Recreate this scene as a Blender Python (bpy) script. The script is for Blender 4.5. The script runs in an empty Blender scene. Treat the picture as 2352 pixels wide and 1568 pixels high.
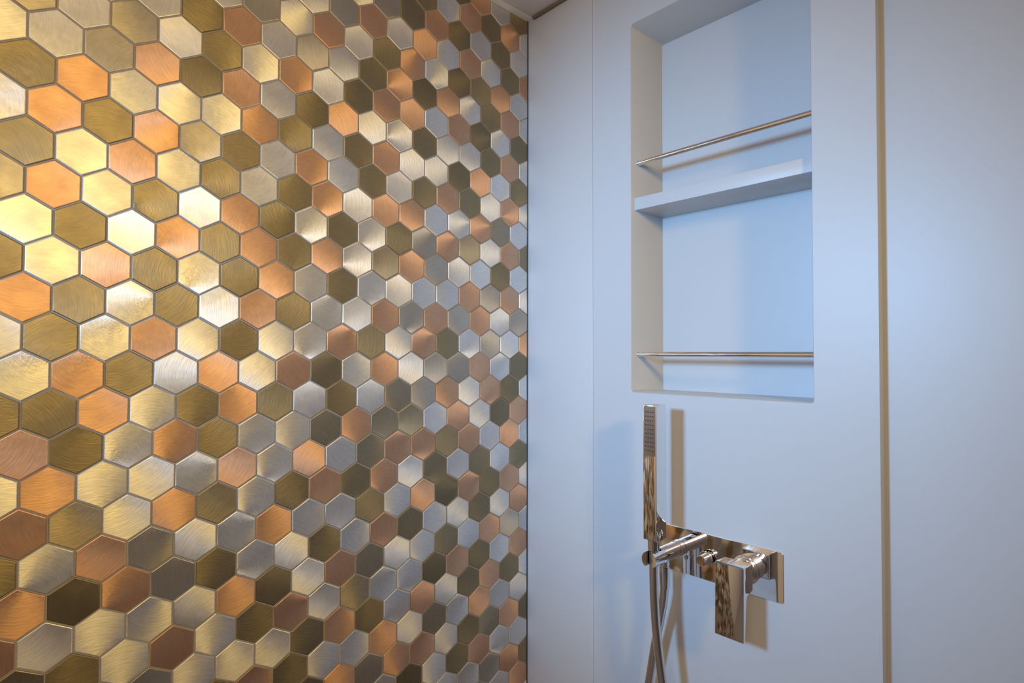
import bpy, bmesh, math, random
from mathutils import Vector, Matrix
random.seed(7)

# ------------------------------------------------------------------ camera, world, lights, exposure
scn = bpy.context.scene
COL = scn.collection
W = 0.052                        # width of one hexagon across its flats, joints included
FPX = 1309.87                    # focal length in pixels of a 2352 px wide frame
YAW, PITCH, ROLL = 0.82746, 0.020905, 0.002069
CAM = Vector((0.8581, -0.8339, 0.0))
FLOOR_Z, CEIL_Z = -1.45, 0.7039  # heights are measured from the camera
ROOM_X, ROOM_Y = 2.1, -2.3

fwd = Vector((-math.sin(YAW)*math.cos(PITCH), math.cos(YAW)*math.cos(PITCH), math.sin(PITCH)))
rgt = Vector((math.cos(YAW), math.sin(YAW), 0)); up = rgt.cross(fwd)
r2 = math.cos(ROLL)*rgt + math.sin(ROLL)*up; u2 = -math.sin(ROLL)*rgt + math.cos(ROLL)*up
cam_data = bpy.data.cameras.new('camera'); cam = bpy.data.objects.new('camera', cam_data); COL.objects.link(cam)
m = Matrix((r2, u2, -fwd)).transposed().to_4x4(); m.translation = CAM
cam.matrix_world = m
cam_data.sensor_width = 36; cam_data.lens = FPX*36/2352; cam_data.clip_start = 0.01
scn.camera = cam

world = bpy.data.worlds.new('world'); scn.world = world; world.use_nodes = True
world.node_tree.nodes['Background'].inputs[0].default_value = (0.5, 0.55, 0.65, 1)
world.node_tree.nodes['Background'].inputs[1].default_value = 0.3

def lamp(name, kind, loc, energy, color, size, target=None):
    d = bpy.data.lights.new(name, kind); d.energy = energy; d.color = color
    if kind == 'AREA': d.shape = 'DISK'; d.size = size
    else: d.shadow_soft_size = size
    o = bpy.data.objects.new(name, d); COL.objects.link(o); o.location = loc
    if target is not None:
        o.rotation_euler = (Vector(target) - Vector(loc)).to_track_quat('-Z', 'Y').to_euler()
    return o
cool = lamp('cool_spotlight', 'SPOT', (0.32, -1.45, 0.25), 92, (0.25, 0.56, 1.0), 0.09, (0.27, 0.0, 0.0))
cool.data.spot_size = math.radians(63); cool.data.spot_blend = 1.0
warm = lamp('warm_spotlight', 'SPOT', (1.55, -0.66, 0.42), 50, (1.0, 0.68, 0.205), 0.08, (0.0, -0.70, -0.03))
warm.data.spot_size = math.radians(100); warm.data.spot_blend = 1.0
lamp('room_fill', 'POINT', (1.10, -1.85, 0.42), 11.0, (1.0, 0.84, 0.74), 0.20)  # added fill light: lifts the ceiling and the unseen room in reflections

scn.view_settings.view_transform = 'Standard'; scn.view_settings.look = 'None'
scn.view_settings.exposure = -0.08; scn.view_settings.gamma = 1.0; scn.view_settings.use_curve_mapping = False
scn.cycles.use_denoising = True
scn.cycles.sample_clamp_indirect = 4.0
scn.cycles.max_bounces = 8; scn.cycles.glossy_bounces = 4; scn.cycles.diffuse_bounces = 4

# ------------------------------------------------------------------ materials
MATS = {}
def new_mat(name):
    mt = bpy.data.materials.new(name); mt.use_nodes = True
    MATS[name] = mt
    return mt, mt.node_tree.nodes, mt.node_tree.links, mt.node_tree.nodes['Principled BSDF']

def plain(name, color, rough, metal=0.0, bump=0.0, scale=200, var=0.03, coat=0.0):
    mt, N, L, P = new_mat(name)
    P.inputs['Metallic'].default_value = metal
    P.inputs['Roughness'].default_value = rough
    P.inputs['Coat Weight'].default_value = coat
    P.inputs['Coat Roughness'].default_value = 0.15
    tc = N.new('ShaderNodeTexCoord'); nz = N.new('ShaderNodeTexNoise')
    nz.inputs['Scale'].default_value = scale; nz.inputs['Detail'].default_value = 3
    L.new(tc.outputs['Object'], nz.inputs['Vector'])
    mx = N.new('ShaderNodeMix'); mx.data_type = 'RGBA'
    mx.inputs[6].default_value = (*[c*(1-var) for c in color], 1)
    mx.inputs[7].default_value = (*[min(1, c*(1+var)) for c in color], 1)
    L.new(nz.outputs['Fac'], mx.inputs[0]); L.new(mx.outputs[2], P.inputs['Base Color'])
    if bump:
        b = N.new('ShaderNodeBump'); b.inputs['Strength'].default_value = bump; b.inputs['Distance'].default_value = 0.0005
        L.new(nz.outputs['Fac'], b.inputs['Height']); L.new(b.outputs['Normal'], P.inputs['Normal'])
    return mt

def brushed(name, color, rough, var, metal=1.0, aniso=0.65):
    """Metal ground in arcs: every tile has its own arc centre, so each one catches the light its own way."""
    mt, N, L, P = new_mat(name)
    def math_(op, a, b=None, c=None):
        n = N.new('ShaderNodeMath'); n.operation = op
        for i, v in enumerate((a, b, c)):
            if v is None: continue
            if isinstance(v, (int, float)): n.inputs[i].default_value = v
            else: L.new(v, n.inputs[i])
        return n.outputs[0]
    oi = N.new('ShaderNodeObjectInfo'); ge = N.new('ShaderNodeNewGeometry')
    rnd = math_('FRACT', math_('ADD', oi.outputs['Random'], ge.outputs['Random Per Island']))
    th = math_('MULTIPLY', rnd, 44.0)
    d = math_('ADD', math_('MULTIPLY', math_('FRACT', math_('MULTIPLY', rnd, 13.7)), 1.1), 0.5)
    cu = math_('MULTIPLY', math_('COSINE', th), d); cv = math_('MULTIPLY', math_('SINE', th), d)
    uv = N.new('ShaderNodeUVMap'); uv.uv_map = 'tile'
    sp = N.new('ShaderNodeSeparateXYZ'); L.new(uv.outputs[0], sp.inputs[0])
    du = math_('SUBTRACT', sp.outputs[0], cu); dv = math_('SUBTRACT', sp.outputs[1], cv)
    rad = math_('SQRT', math_('ADD', math_('MULTIPLY', du, du), math_('MULTIPLY', dv, dv)))
    tg = N.new('ShaderNodeCombineXYZ'); tg.inputs[0].default_value = 0.0
    L.new(math_('DIVIDE', du, rad), tg.inputs[1]); L.new(math_('DIVIDE', dv, rad), tg.inputs[2])
    # grooves: streaks along the arcs, broken up by a soft cloud
    ang = N.new('ShaderNodeMath'); ang.operation = 'ARCTAN2'; L.new(dv, ang.inputs[0]); L.new(du, ang.inputs[1])
    gv = N.new('ShaderNodeCombineXYZ')
    L.new(math_('MULTIPLY', rad, 26.0), gv.inputs[0]); L.new(math_('MULTIPLY', ang.outputs[0], 3.0), gv.inputs[1])
    L.new(math_('MULTIPLY', rnd, 91.0), gv.inputs[2])
    nz = N.new('ShaderNodeTexNoise'); nz.inputs['Scale'].default_value = 1.0; nz.inputs['Detail'].default_value = 4
    nz.inputs['Roughness'].default_value = 0.6; L.new(gv.outputs[0], nz.inputs['Vector'])
    cl = N.new('ShaderNodeTexNoise'); cl.inputs['Scale'].default_value = 1.6; cl.inputs['Detail'].default_value = 2
    co = N.new('ShaderNodeVectorMath'); co.operation = 'ADD'; L.new(uv.outputs[0], co.inputs[0])
    cx = N.new('ShaderNodeCombineXYZ'); L.new(math_('MULTIPLY', rnd, 50.0), cx.inputs[2]); L.new(cx.outputs[0], co.inputs[1])
    L.new(co.outputs[0], cl.inputs['Vector'])
    L.new(math_('ADD', math_('MULTIPLY', cl.outputs['Fac'], 0.22), rough-0.11), P.inputs['Roughness'])
    # colour: small per-tile difference and faint streaks
    br = math_('ADD', math_('MULTIPLY', math_('FRACT', math_('MULTIPLY', rnd, 7.3)), 2*var), 1-var)
    br = math_('MULTIPLY', br, math_('ADD', math_('MULTIPLY', nz.outputs['Fac'], 0.30), 0.85))
    sc = N.new('ShaderNodeVectorMath'); sc.operation = 'SCALE'; sc.inputs[0].default_value = color
    L.new(br, sc.inputs['Scale']); L.new(sc.outputs[0], P.inputs['Base Color'])
    w = N.new('ShaderNodeBump'); w.inputs['Strength'].default_value = 0.45; w.inputs['Distance'].default_value = 0.0012
    L.new(cl.outputs['Fac'], w.inputs['Height'])
    b = N.new('ShaderNodeBump'); b.inputs['Strength'].default_value = 0.6; b.inputs['Distance'].default_value = 0.0006
    L.new(w.outputs['Normal'], b.inputs['Normal']); L.new(nz.outputs['Fac'], b.inputs['Height']); L.new(b.outputs['Normal'], P.inputs['Normal'])
    P.inputs['Metallic'].default_value = metal
    P.inputs['Anisotropic'].default_value = aniso
    L.new(tg.outputs[0], P.inputs['Tangent'])
    return mt

TILE_KIND = {
    'S': brushed('brushed_aluminium', (0.80, 0.79, 0.775), 0.55, 0.06),
    'C': brushed('brushed_copper', (0.73, 0.465, 0.31), 0.57, 0.05),
    'B': brushed('dark_bronze', (0.315, 0.265, 0.17), 0.54, 0.16, aniso=0.45),
    'g': brushed('taupe_bronze', (0.42, 0.36, 0.26), 0.54, 0.08),
    'G': brushed('grey_titanium', (0.55, 0.51, 0.45), 0.58, 0.06),
}
KIND_SLOT = {k: i for i, k in enumerate(TILE_KIND)}
plain('grout', (0.30, 0.28, 0.26), 0.85, bump=0.3, scale=900)
plain('white_panel', (0.57, 0.56, 0.55), 0.42, bump=0.05, scale=60, var=0.006)
plain('white_plaster', (0.66, 0.62, 0.60), 0.6, bump=0.1, scale=40)
plain('white_paint', (0.86, 0.83, 0.83), 0.5, bump=0.05, scale=60)
plain('dark_plaster', (0.22, 0.20, 0.19), 0.6, bump=0.1, scale=40)
plain('ceiling_paint', (0.86, 0.82, 0.82), 0.55, bump=0.05, scale=60)
plain('dark_joint', (0.05, 0.055, 0.065), 0.5)
plain('brown_strip', (0.20, 0.145, 0.10), 0.6)
plain('floor_stone', (0.36, 0.33, 0.34), 0.5, bump=0.2, scale=30, var=0.12)
plain('chrome', (0.86, 0.85, 0.85), 0.045, metal=1.0, scale=30, var=0.01)
plain('satin_chrome', (0.76, 0.74, 0.74), 0.22, metal=1.0, scale=30, var=0.02)
plain('spray_plate', (0.52, 0.50, 0.49), 0.16, metal=1.0, scale=30, var=0.02)
plain('black_rubber', (0.03, 0.03, 0.033), 0.5)

# ------------------------------------------------------------------ mesh helpers
def link(name, me, mat, parent=None, **props):
    o = bpy.data.objects.new(name, me); COL.objects.link(o)
    if mat is not None and not me.materials: me.materials.append(MATS[mat] if isinstance(mat, str) else mat)
    if parent is not None: o.parent = parent
    for k, v in props.items(): o[k] = v
    return o

def bm_obj(name, bm, mat, parent=None, smooth=False, planar=None, **props):
    bmesh.ops.recalc_face_normals(bm, faces=bm.faces)
    me = bpy.data.meshes.new(name); bm.to_mesh(me); bm.free()
    if smooth:
        # flat faces stay flat, so that only the arrises are rounded
        me.polygons.foreach_set('use_smooth', [not (planar and (max(abs(c) for c in p.normal) > 0.9999 or (planar == 'area' and p.area > 3e-5)))
                                               for p in me.polygons])
        me.set_sharp_from_angle(angle=math.radians(35))
    return link(name, me, mat, parent, **props)

def add_box(bm, lo, hi, bevel=0.0, seg=2):
    vs = [bm.verts.new((x, y, z)) for x in (lo[0], hi[0]) for y in (lo[1], hi[1]) for z in (lo[2], hi[2])]
    fs = [bm.faces.new([vs[i] for i in q]) for q in ((0,1,3,2),(4,6,7,5),(0,4,5,1),(2,3,7,6),(0,2,6,4),(1,5,7,3))]
    bmesh.ops.recalc_face_normals(bm, faces=fs)
    if bevel:
        es = list({e for f in fs for e in f.edges})
        bmesh.ops.bevel(bm, geom=es, offset=bevel, segments=seg, profile=0.5, affect='EDGES', clamp_overlap=True)

def box_obj(name, lo, hi, mat, parent=None, bevel=0.0, seg=2, **props):
    bm = bmesh.new(); add_box(bm, lo, hi, bevel, seg)
    return bm_obj(name, bm, mat, parent, smooth=bevel > 0, planar='axis', **props)

def add_lathe(bm, base, axis, profile, n=40):
    """profile: (distance along axis, radius) pairs; capped at both ends."""
    axis = Vector(axis).normalized(); base = Vector(base)
    a = axis.orthogonal().normalized(); b = axis.cross(a)
    rings = []
    for t, r in profile:
        rings.append([bm.verts.new(base + axis*t + (a*math.cos(2*math.pi*i/n) + b*math.sin(2*math.pi*i/n))*r) for i in range(n)])
    for p, q in zip(rings, rings[1:]):
        for i in range(n): bm.faces.new((p[i], p[(i+1) % n], q[(i+1) % n], q[i]))
    bm.faces.new(rings[0]); bm.faces.new(rings[-1])

def lathe_obj(name, base, axis, profile, mat, parent=None, n=40, **props):
    bm = bmesh.new(); add_lathe(bm, base, axis, profile, n)
    return bm_obj(name, bm, mat, parent, smooth=True, **props)

def add_prism(bm, poly, dvec):
    """poly: list of 3-D points; extruded by dvec."""
    d = Vector(dvec)
    a = [bm.verts.new(p) for p in poly]; b = [bm.verts.new(Vector(p)+d) for p in poly]
    n = len(a)
    bm.faces.new(a); bm.faces.new(b)
    for i in range(n): bm.faces.new((a[i], a[(i+1) % n], b[(i+1) % n], b[i]))

def round_rect(x0, x1, z0, z1, r, k=6):
    pts = []
    for cx, cz, a0 in ((x1-r, z1-r, 0), (x0+r, z1-r, 90), (x0+r, z0+r, 180), (x1-r, z0+r, 270)):
        for i in range(k+1):
            a = math.radians(a0 + 90*i/k); pts.append((cx + r*math.cos(a), cz + r*math.sin(a)))
    return pts

def empty(name, loc, **props):
    o = bpy.data.objects.new(name, None); COL.objects.link(o); o.location = loc; o.empty_display_size = 0.03
    for k, v in props.items(): o[k] = v
    return o

def adopt(parent, *objs):
    """Parent meshes built in world coordinates to an Empty placed at the thing's base."""
    inv = Matrix.Translation(parent.location).inverted()
    for o in objs:
        o.data.transform(inv); o.parent = parent

# ------------------------------------------------------------------ the setting
box_obj('floor', (-0.1, ROOM_Y-0.1, FLOOR_Z-0.06), (ROOM_X+0.1, 0.14, FLOOR_Z), 'floor_stone', kind='structure')

ceiling = box_obj('ceiling', (-0.1, ROOM_Y-0.1, CEIL_Z+0.004), (ROOM_X+0.1, 0.14, CEIL_Z+0.08), 'ceiling_paint', kind='structure')
# border strip along the tiled wall and the main ceiling board, with a hairline joint between them
box_obj('ceiling_border', (-0.004, ROOM_Y, CEIL_Z), (0.0165, 0.0, CEIL_Z+0.004), 'ceiling_paint', ceiling)
box_obj('ceiling_board', (0.0172, ROOM_Y, CEIL_Z), (ROOM_X, 0.0, CEIL_Z+0.004), 'ceiling_paint', ceiling, bevel=0.0008)
box_obj('strip_1', (0.0185, -0.0075, CEIL_Z-0.005), (0.640, 0.0, CEIL_Z+0.001), 'brown_strip', bevel=0.0015, kind='structure')  # thin brown strip under the ceiling, along the back wall

wall_left = box_obj('wall_left', (-0.10, ROOM_Y, FLOOR_Z), (-0.0032, 0.0, CEIL_Z+0.004), 'white_plaster', kind='structure')
TILE_END = -0.965
box_obj('grout_bed', (-0.0034, TILE_END, FLOOR_Z), (-0.0011, -0.0004, CEIL_Z), 'grout', wall_left)
box_obj('plain_panel', (-0.0034, ROOM_Y, FLOOR_Z), (0.0008, TILE_END-0.0005, CEIL_Z), 'white_paint', wall_left)

wall_right = box_obj('wall_right', (ROOM_X, ROOM_Y, FLOOR_Z), (ROOM_X+0.1, 0.14, CEIL_Z+0.004), 'dark_plaster', kind='structure')
wall_front = box_obj('wall_front', (-0.1, ROOM_Y-0.1, FLOOR_Z), (ROOM_X+0.1, ROOM_Y, CEIL_Z+0.004), 'white_plaster', kind='structure')

# back wall: carcass, corner panel, panel with the niche, recessed panel to the right of the step
NX0, NX1, NZ0, NZ1, ND = 0.2607, 0.5623, -0.0680, 0.5860, 0.100
STEP_X, STEP_D, JOINT_X = 0.6403, 0.021, 0.1750
wall_back = box_obj('wall_back', (-0.10, 0.112, FLOOR_Z), (ROOM_X+0.1, 0.16, CEIL_Z+0.004), 'white_plaster', kind='structure')
box_obj('panel', (-0.0032, 0.0, FLOOR_Z), (JOINT_X-0.0003, 0.112, CEIL_Z+0.004), 'white_panel', wall_back, bevel=0.0004)
X0, X1, Z0, Z1 = JOINT_X+0.0003, STEP_X, FLOOR_Z, CEIL_Z+0.004
def frame_panel(bm, X0, X1, Z0, Z1, x0, x1, z0, z1, r, depth):
    """A flat front with a round-cornered opening, the lining of the opening and the outer edges."""
    hole = round_rect(x0, x1, z0, z1, r, 5)
    def ring(pts, y): return [bm.verts.new((x, y, z)) for x, z in pts]
    h0 = ring(hole, 0.0)
    # soft arris: two small steps into the niche
    inner = [((x-(x0+x1)/2)*(1-0.0016/(x1-x0)) + (x0+x1)/2, (z-(z0+z1)/2)*(1-0.0016/(z1-z0)) + (z0+z1)/2) for x, z in hole]
    h1 = ring(inner, 0.0012); h2 = ring(inner, depth)
    n = len(hole)
    for a, b in ((h0, h1), (h1, h2)):
        for i in range(n): bm.faces.new((a[i], a[(i+1) % n], b[(i+1) % n], b[i]))
    bm.faces.new(h2)
    c = [bm.verts.new((X1, 0, Z1)), bm.verts.new((X0, 0, Z1)), bm.verts.new((X0, 0, Z0)), bm.verts.new((X1, 0, Z0))]
    q = n//4
    for k in range(4):
        seg = h0[k*q:(k+1)*q]
        for i in range(len(seg)-1): bm.faces.new((seg[i], seg[i+1], c[k]))
        bm.faces.new((seg[-1], h0[((k+1)*q) % n], c[(k+1) % 4], c[k]))
    cb = [bm.verts.new((v.co.x, 0.112, v.co.z)) for v in c]
    for k in range(4): bm.faces.new((c[k], c[(k+1) % 4], cb[(k+1) % 4], cb[k]))
bm = bmesh.new()
frame_panel(bm, X0, X1, Z0, Z1, NX0, NX1, NZ0, NZ1, 0.004, ND)
bm_obj('niche_panel', bm, 'white_panel', wall_back, smooth=True, planar='axis')
box_obj('panel', (STEP_X, STEP_D, FLOOR_Z), (ROOM_X, 0.112, CEIL_Z+0.004), 'white_panel', wall_back)
box_obj('trim_2', (-0.0010, -0.0022, FLOOR_Z), (0.0006, 0.0002, CEIL_Z), 'dark_joint', kind='structure')

# ------------------------------------------------------------------ hexagonal metal tiles (parts of the left wall)
# one letter per tile: S aluminium, C copper, B dark bronze, g taupe bronze, G grey; each row starts at the column given
ROWS = {
 -8: (11, 'BCSB'), -7: (9, 'BSCBCS'), -6: (7, 'SGBCBSBS'), -5: (5, 'SGCSCSCSBC'), -4: (3, 'SGSCSBCSBBCS'),
 -3: (0, 'SSBCSGSBCBCSBCS'), -2: (-1, 'GSGSBSCSBCCSCBSB'), -1: (-2, 'SSGCBCSBCSSBSSBCS'), 0: (-1, 'BCSSSCBSBCSSBCSB'),
 1: (-2, 'SCBCGBSCSBSBCBSCS'), 2: (-1, 'BSCSBSBCSCCSSCgS'), 3: (-2, 'GCSBSCBSBSBGCgSCB'), 4: (-1, 'SBSCBCBCSgCGSSBS'),
 5: (-2, 'BSCBSBCSBSSSSCGCS'), 6: (-1, 'CBSBSCBSSCGCGCSG'), 7: (-2, 'SBSCSBSSCBSCBSGSC'), 8: (-1, 'SCBSCSCBSCSGGCSB'),
 9: (-2, 'BBCSBCBSBSgGCSCBS'), 10: (-1, 'CBSCBSSgCggSCSBC'), 11: (-2, 'SCSSSCSCSgCCBCSCS'), 12: (-1, 'CgSCBSBCBCSBSBSB'),
 13: (-2, 'BSCGSSCSSBSCBCBCS'), 14: (-1, 'CBCGBSSBSCBSSBSC'), 15: (-2, 'CSSSSCBSCgSSBSCGS'), 16: (-1, 'gBSCSBCSgSSBCBSC'),
 17: (1, 'GSSSBCBSCSBCBS'), 18: (3, 'BCBSSCSgSCSS'), 19: (5, 'BCGCCSBgCB'), 20: (8, 'SBSBCSS'), 21: (9, 'CSSGCB'),
 22: (12, 'GSC'), 23: (14, 'S'),
}
KIND = {(r, c0+i): k for r, (c0, s) in ROWS.items() for i, k in enumerate(s)}
E0, ROW0_Z = 14.98837, 0.33351
SIDE = W/math.sqrt(3)
GAP = 0.0017
def tile_centre(r, c):
    e = c + 0.5 + (0.5 if r % 2 else 0.0)
    return (e-E0)*W, ROW0_Z - r*1.5*SIDE
def hexagon():
    R = (W-GAP)/math.sqrt(3)
    return [(R*math.sin(math.radians(60*i)), R*math.cos(math.radians(60*i))) for i in range(6)]
def clip(poly, a, b, c):                       # keep a*u + b*v <= c
    out = []
    for p, q in zip(poly, poly[1:]+poly[:1]):
        dp, dq = a*p[0]+b*p[1]-c, a*q[0]+b*q[1]-c
        if dp <= 0: out.append(p)
        if dp*dq < 0:
            t = dp/(dp-dq); out.append((p[0]+t*(q[0]-p[0]), p[1]+t*(q[1]-p[1])))
    return out
def area(poly): return abs(sum(p[0]*q[1]-q[0]*p[1] for p, q in zip(poly, poly[1:]+poly[:1])))/2
def inset(poly, d):
    n = len(poly); cx = sum(p[0] for p in poly)/n; cy = sum(p[1] for p in poly)/n
    lines = []
    for p, q in zip(poly, poly[1:]+poly[:1]):
        ex, ey = q[0]-p[0], q[1]-p[1]; l = math.hypot(ex, ey); nx, ny = ey/l, -ex/l
        if nx*(cx-p[0])+ny*(cy-p[1]) > 0: nx, ny = -nx, -ny
        lines.append((nx, ny, nx*p[0]+ny*p[1]-d))
    out = []
    for i in range(n):
        a, b, c = lines[i-1]; d_, e, f = lines[i]; det = a*e-b*d_
        out.append(((c*e-b*f)/det, (a*f-c*d_)/det))
    return out
def tile_rings(poly):
    return [(poly, -0.0030), (poly, -0.0010), (inset(poly, 0.00035), -0.0003), (inset(poly, 0.0011), 0.0)]
def add_tile(verts, faces, uvs, poly, oy, oz, tilt=(0, 0)):
    rings = tile_rings(poly); n = len(poly); b = len(verts)
    for ring, x in rings:
        for u, v in ring:
            verts.append((x + tilt[0]*u + tilt[1]*v, oy+u, oz+v)); uvs.append((u*20, v*20))
    for k in range(3):
        for i in range(n):
            faces.append((b+k*n+i, b+k*n+(i+1) % n, b+(k+1)*n+(i+1) % n, b+(k+1)*n+i))
    faces.append(tuple(b+3*n+i for i in range(n)))
def tile_mesh(verts, faces, uvs, mats, slots=None):
    me = bpy.data.meshes.new('tile'); me.from_pydata(verts, [], faces)
    bm = bmesh.new(); bm.from_mesh(me); bmesh.ops.recalc_face_normals(bm, faces=bm.faces)
    if sum(f.normal.x*f.calc_area() for f in bm.faces) < 0: bmesh.ops.reverse_faces(bm, faces=bm.faces)
    bm.to_mesh(me); bm.free()
    lay = me.uv_layers.new(name='tile')
    for lp in me.loops: lay.data[lp.index].uv = uvs[lp.vertex_index]
    for mt in mats: me.materials.append(mt)
    if slots: me.polygons.foreach_set('material_index', slots)
    return me

def project(p):
    d = Vector(p)-CAM; z = d.dot(fwd)
    return 1176 + FPX*d.dot(r2)/z, 784 - FPX*d.dot(u2)/z
def visible_area(poly, oy, oz):
    pts = [project((0, oy+u, oz+v)) for u, v in poly]
    for a, b, c in ((-1, 0, 0), (1, 0, 2352), (0, -1, 0), (0, 1, 1568)):
        pts = clip(pts, a, b, c)
        if len(pts) < 3: return 0.0
    return area(pts)

CORNER_GAP = 0.0021
tiles = []
rr = random.Random(3)
for r in range(-8, 40):
    for c in range(-5, 16):
        oy, oz = tile_centre(r, c)
        poly = hexagon(); whole = True
        for a, b, lim in ((1, 0, -CORNER_GAP-oy), (-1, 0, oy-TILE_END-0.001), (0, 1, CEIL_Z-0.0015-oz), (0, -1, oz-FLOOR_Z-0.001)):
            before = len(poly), area(poly) if len(poly) > 2 else 0
            poly = clip(poly, a, b, lim)
            if len(poly) < 3 or area(poly) < 2e-5: poly = []; break
            if area(poly) < before[1]-1e-9: whole = False
        if not poly: continue
        k = KIND.get((r, c)) or rr.choices('SCBGg', (44, 25, 22, 6, 3))[0]
        tiles.append([visible_area(poly, oy, oz) if oy > -0.95 else 0.0, r, c, oy, oz, poly, whole, k])
tiles.sort(key=lambda t: -t[0])
WHOLE = {}
for k, mt in TILE_KIND.items():
    v, f, u = [], [], []; add_tile(v, f, u, hexagon(), 0, 0); WHOLE[k] = tile_mesh(v, f, u, [mt])
rest_v, rest_f, rest_u, rest_s = [], [], [], []
for i, (a, r, c, oy, oz, poly, whole, k) in enumerate(tiles):
    tilt = (rr.gauss(0, 0.006), rr.gauss(0, 0.006))
    if i < 300:
        if whole: me = WHOLE[k]
        else:
            v, f, u = [], [], []; add_tile(v, f, u, poly, 0, 0); me = tile_mesh(v, f, u, [TILE_KIND[k]])
        o = link('tile', me, None, wall_left); o.location = (0, oy, oz)
        o.rotation_euler = (0, tilt[1], -tilt[0])
    else:
        n0 = len(rest_f); add_tile(rest_v, rest_f, rest_u, poly, oy, oz, tilt)
        rest_s += [KIND_SLOT[k]]*(len(rest_f)-n0)
link('tile_field', tile_mesh(rest_v, rest_f, rest_u, list(TILE_KIND.values()), rest_s), None, wall_left, kind='stuff')

# ------------------------------------------------------------------ shelf and rails in the niche
box_obj('niche_shelf', (NX0+0.0004, 0.0108, 0.2552), (NX1-0.0004, ND+0.0005, 0.2770), 'white_panel', bevel=0.0007,
        label='white built-in shelf board crossing the wall niche', category='shelf')
def rail(z, label):
    x0, x1 = NX0+0.0006, NX1-0.0006
    t = empty('guard_rail', (x0, 0.0207, z), label=label, category='rail')
    bar = lathe_obj('bar', (x0+0.001, 0.0207, z), (1, 0, 0), [(0, 0.0044), (x1-x0-0.002, 0.0044)], 'chrome', n=32)
    caps = [lathe_obj('end_cap', (x, 0.0207, z), (s, 0, 0), [(0, 0.0049), (0.0022, 0.0049), (0.003, 0.0046)], 'satin_chrome', n=32)
            for x, s in ((x0-0.0004, 1), (x1+0.0004, -1))]
    adopt(t, bar, *caps)
rail(0.3415, 'thin round chrome rail in the niche above the white shelf')
rail(-0.0010, 'thin round chrome rail near the bottom of the niche below the shelf')

# ------------------------------------------------------------------ shower mixer on its chrome plate
PX0, PX1, PZ0, PZ1 = 0.302, 0.5203, -0.3535, -0.2815
AX, AZ = 0.350, -0.3175           # arm and mixer axis
mixer = empty('shower_mixer', (0.41, 0.0, -0.3175), label='chrome shower mixer plate with lever handle and diverter button', category='shower mixer')
bm = bmesh.new()
add_prism(bm, [(x, 0.0002, z) for x, z in round_rect(PX0, PX1, PZ0, PZ1, 0.004)], (0, -0.0012, 0))
add_prism(bm, [(x, -0.0010, z) for x, z in round_rect(PX0+0.0006, PX1-0.0006, PZ0+0.0006, PZ1-0.0006, 0.0036)], (0, -0.0008, 0))
plate = bm_obj('plate', bm, 'chrome', smooth=True, planar='axis')
PY = -0.0018
# wall outlet arm with a forked cradle for the hand shower
bm = bmesh.new()
add_lathe(bm, (AX, PY+0.0005, AZ), (0, -1, 0), [(0, 0.0138), (0.0045, 0.0138), (0.0052, 0.0131), (0.0052, 0.0128), (0.0072, 0.0128),
                                         (0.0076, 0.0123), (0.0100, 0.0123), (0.0102, 0.0128), (0.0515, 0.0128), (0.0522, 0.0120)])
R_, HS = 0.0128, 0.0068
for s in (-1, 1):
    a0 = math.acos(HS/R_)
    seg = [(AX + s*R_*math.cos(a0 - 2*a0*i/14), -0.050, AZ + R_*math.sin(a0 - 2*a0*i/14)) for i in range(15)]
    add_prism(bm, seg, (0, -0.0300, 0))
arm = bm_obj('outlet_arm', bm, 'chrome', smooth=True, planar='axis')
conn = lathe_obj('hose_union', (AX, -0.0365, AZ-0.008), (0, 0, -1), [(0, 0.0085), (0.006, 0.0085), (0.007, 0.0078), (0.010, 0.0078), (0.0105, 0.0090), (0.044, 0.0083), (0.0455, 0.0078)], 'chrome')
# diverter
dv = lathe_obj('diverter_button', (0.4045, PY+0.0005, -0.3180), (0, -1, 0),
               [(0, 0.0085), (0.0050, 0.0085), (0.0052, 0.0112), (0.0085, 0.0112), (0.0092, 0.0105), (0.0092, 0.0078), (0.0205, 0.0078), (0.0213, 0.0070)], 'chrome')
# lever
LX = 0.4680
stem = lathe_obj('lever_stem', (LX, PY+0.0005, -0.3175), (0, -1, 0),
                 [(0, 0.0208), (0.0070, 0.0208), (0.0078, 0.0200), (0.0080, 0.0195), (0.0150, 0.0195), (0.0158, 0.0188), (0.0160, 0.0180), (0.0300, 0.0172)], 'chrome', n=56)
bm = bmesh.new()
prof = [(-0.0300, -0.2985), (-0.0565, -0.2975), (-0.0585, -0.2990), (-0.0600, -0.3990), (-0.0592, -0.4003), (-0.0548, -0.4003),
        (-0.0540, -0.3990), (-0.0515, -0.3440), (-0.0490, -0.3375), (-0.0440, -0.3360), (-0.0310, -0.3360), (-0.0295, -0.3345), (-0.0290, -0.2995)]
add_prism(bm, [(LX-0.0212, y, z) for y, z in prof], (0.0424, 0, 0))
es = [e for e in bm.edges if abs(e.verts[0].co.x-e.verts[1].co.x) < 1e-6]
bmesh.ops.bevel(bm, geom=es, offset=0.0014, segments=3, profile=0.5, affect='EDGES', clamp_overlap=True)
lever = bm_obj('lever_handle', bm, 'chrome', smooth=True, planar='area')
adopt(mixer, plate, arm, conn, dv, stem, lever)

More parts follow.
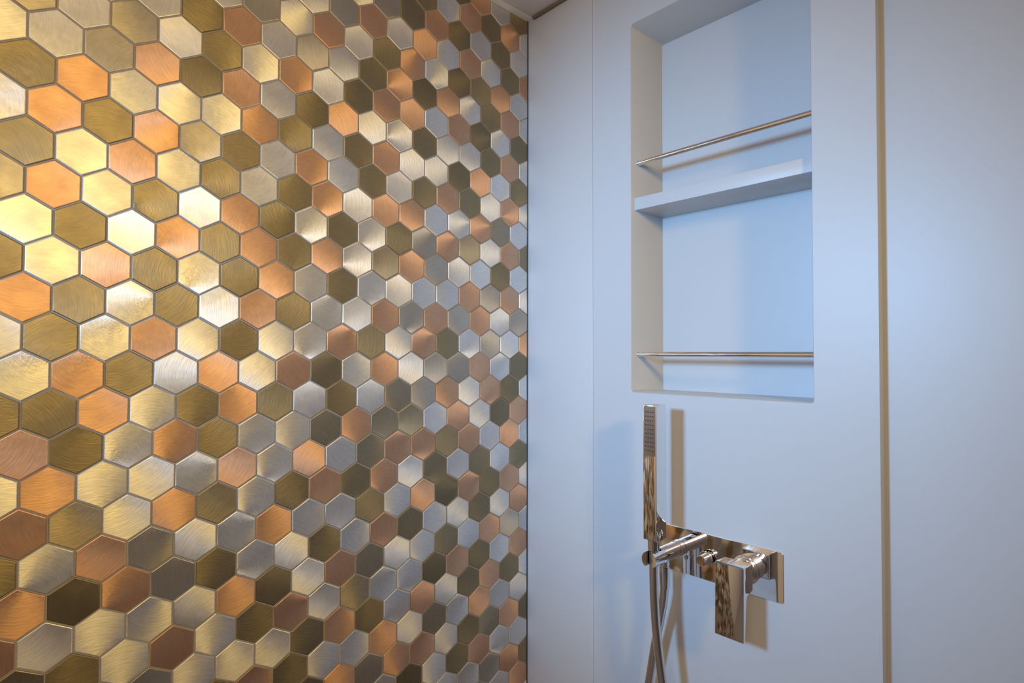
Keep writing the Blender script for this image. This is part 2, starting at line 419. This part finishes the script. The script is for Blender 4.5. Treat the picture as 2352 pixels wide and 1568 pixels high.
# ------------------------------------------------------------------ hand shower in the cradle, and its hose
SX, SY = 0.3505, -0.0640
hw, hd = 0.0118, 0.0140
hand = empty('hand_shower', (SX, SY, -0.325), label='square chrome stick hand shower standing in its wall cradle', category='hand shower')
body = box_obj('body', (SX-hw, SY-hd, -0.2880), (SX+hw, SY+hd, -0.0790), 'chrome', bevel=0.0009, seg=3)
neck = lathe_obj('neck', (SX, SY-0.0035, -0.2885+0.001), (0, 0, -1), [(0, 0.0094), (0.0165, 0.0090), (0.0180, 0.0076), (0.0360, 0.0068), (0.0375, 0.0062)], 'chrome')
face = box_obj('spray_face', (SX-hw+0.0017, SY-hd-0.0004, -0.1580), (SX+hw-0.0017, SY-hd+0.001, -0.0815), 'spray_plate', bevel=0.0002, seg=1)
bm = bmesh.new()
for i in range(10):
    for j in range(4):
        add_lathe(bm, (SX-0.0066+0.0044*j, SY-hd-0.0002, -0.0905-0.0066*i), (0, -1, 0), [(0, 0.00105), (0.0010, 0.00095), (0.0013, 0.0006)], 8)
noz = bm_obj('nozzle_grid', bm, 'black_rubber', kind='stuff')
adopt(hand, body, neck, face, noz)
noz.parent = face; noz.matrix_parent_inverse = Matrix.Identity(4)

def tube_obj(name, pts, radius, mat, n=20, **props):
    """A smooth round tube through the points."""
    P = [Vector(p) for p in pts]; path = []
    for i in range(len(P)-1):
        p0, p1, p2, p3 = P[max(i-1, 0)], P[i], P[i+1], P[min(i+2, len(P)-1)]
        for k in range(8):
            t = k/8
            path.append(0.5*((2*p1) + (p2-p0)*t + (2*p0-5*p1+4*p2-p3)*t*t + (3*p1-p0-3*p2+p3)*t**3))
    path.append(P[-1])
    bm = bmesh.new(); prev = None; a = Vector((1, 0, 0)); first = last = None
    for i, p in enumerate(path):
        d = (path[min(i+1, len(path)-1)] - path[max(i-1, 0)]).normalized()
        a = (a - d*a.dot(d)).normalized(); b = d.cross(a)
        ring = [bm.verts.new(p + (a*math.cos(2*math.pi*k/n) + b*math.sin(2*math.pi*k/n))*radius) for k in range(n)]
        if prev:
            for k in range(n): bm.faces.new((prev[k], prev[(k+1) % n], ring[(k+1) % n], ring[k]))
        else: first = ring
        prev = ring
    bm.faces.new(first); bm.faces.new(prev)
    return bm_obj(name, bm, mat, smooth=True, **props)
HY = SY-0.0035
tube_obj('shower_hose', [(SX, HY, -0.3225), (SX, HY, -0.345), (0.3515, HY+0.0005, -0.385), (0.3535, HY+0.002, -0.425), (0.3585, HY+0.004, -0.475),
                         (0.368, HY+0.008, -0.55), (0.392, -0.05, -0.72), (0.408, -0.045, -0.88), (0.385, -0.038, -1.00), (0.335, -0.032, -1.04),
                         (0.285, -0.028, -0.99), (0.265, -0.026, -0.87), (0.284, -0.026, -0.70), (0.312, -0.027, -0.55), (0.3265, -0.029, -0.475),
                         (0.3385, -0.032, -0.425), (0.3465, -0.0345, -0.390), (0.350, -0.0365, -0.362), (AX, -0.0365, -0.352)], 0.0069, 'satin_chrome',
         label='smooth silver hose hanging in a loop below the hand shower', category='hose')
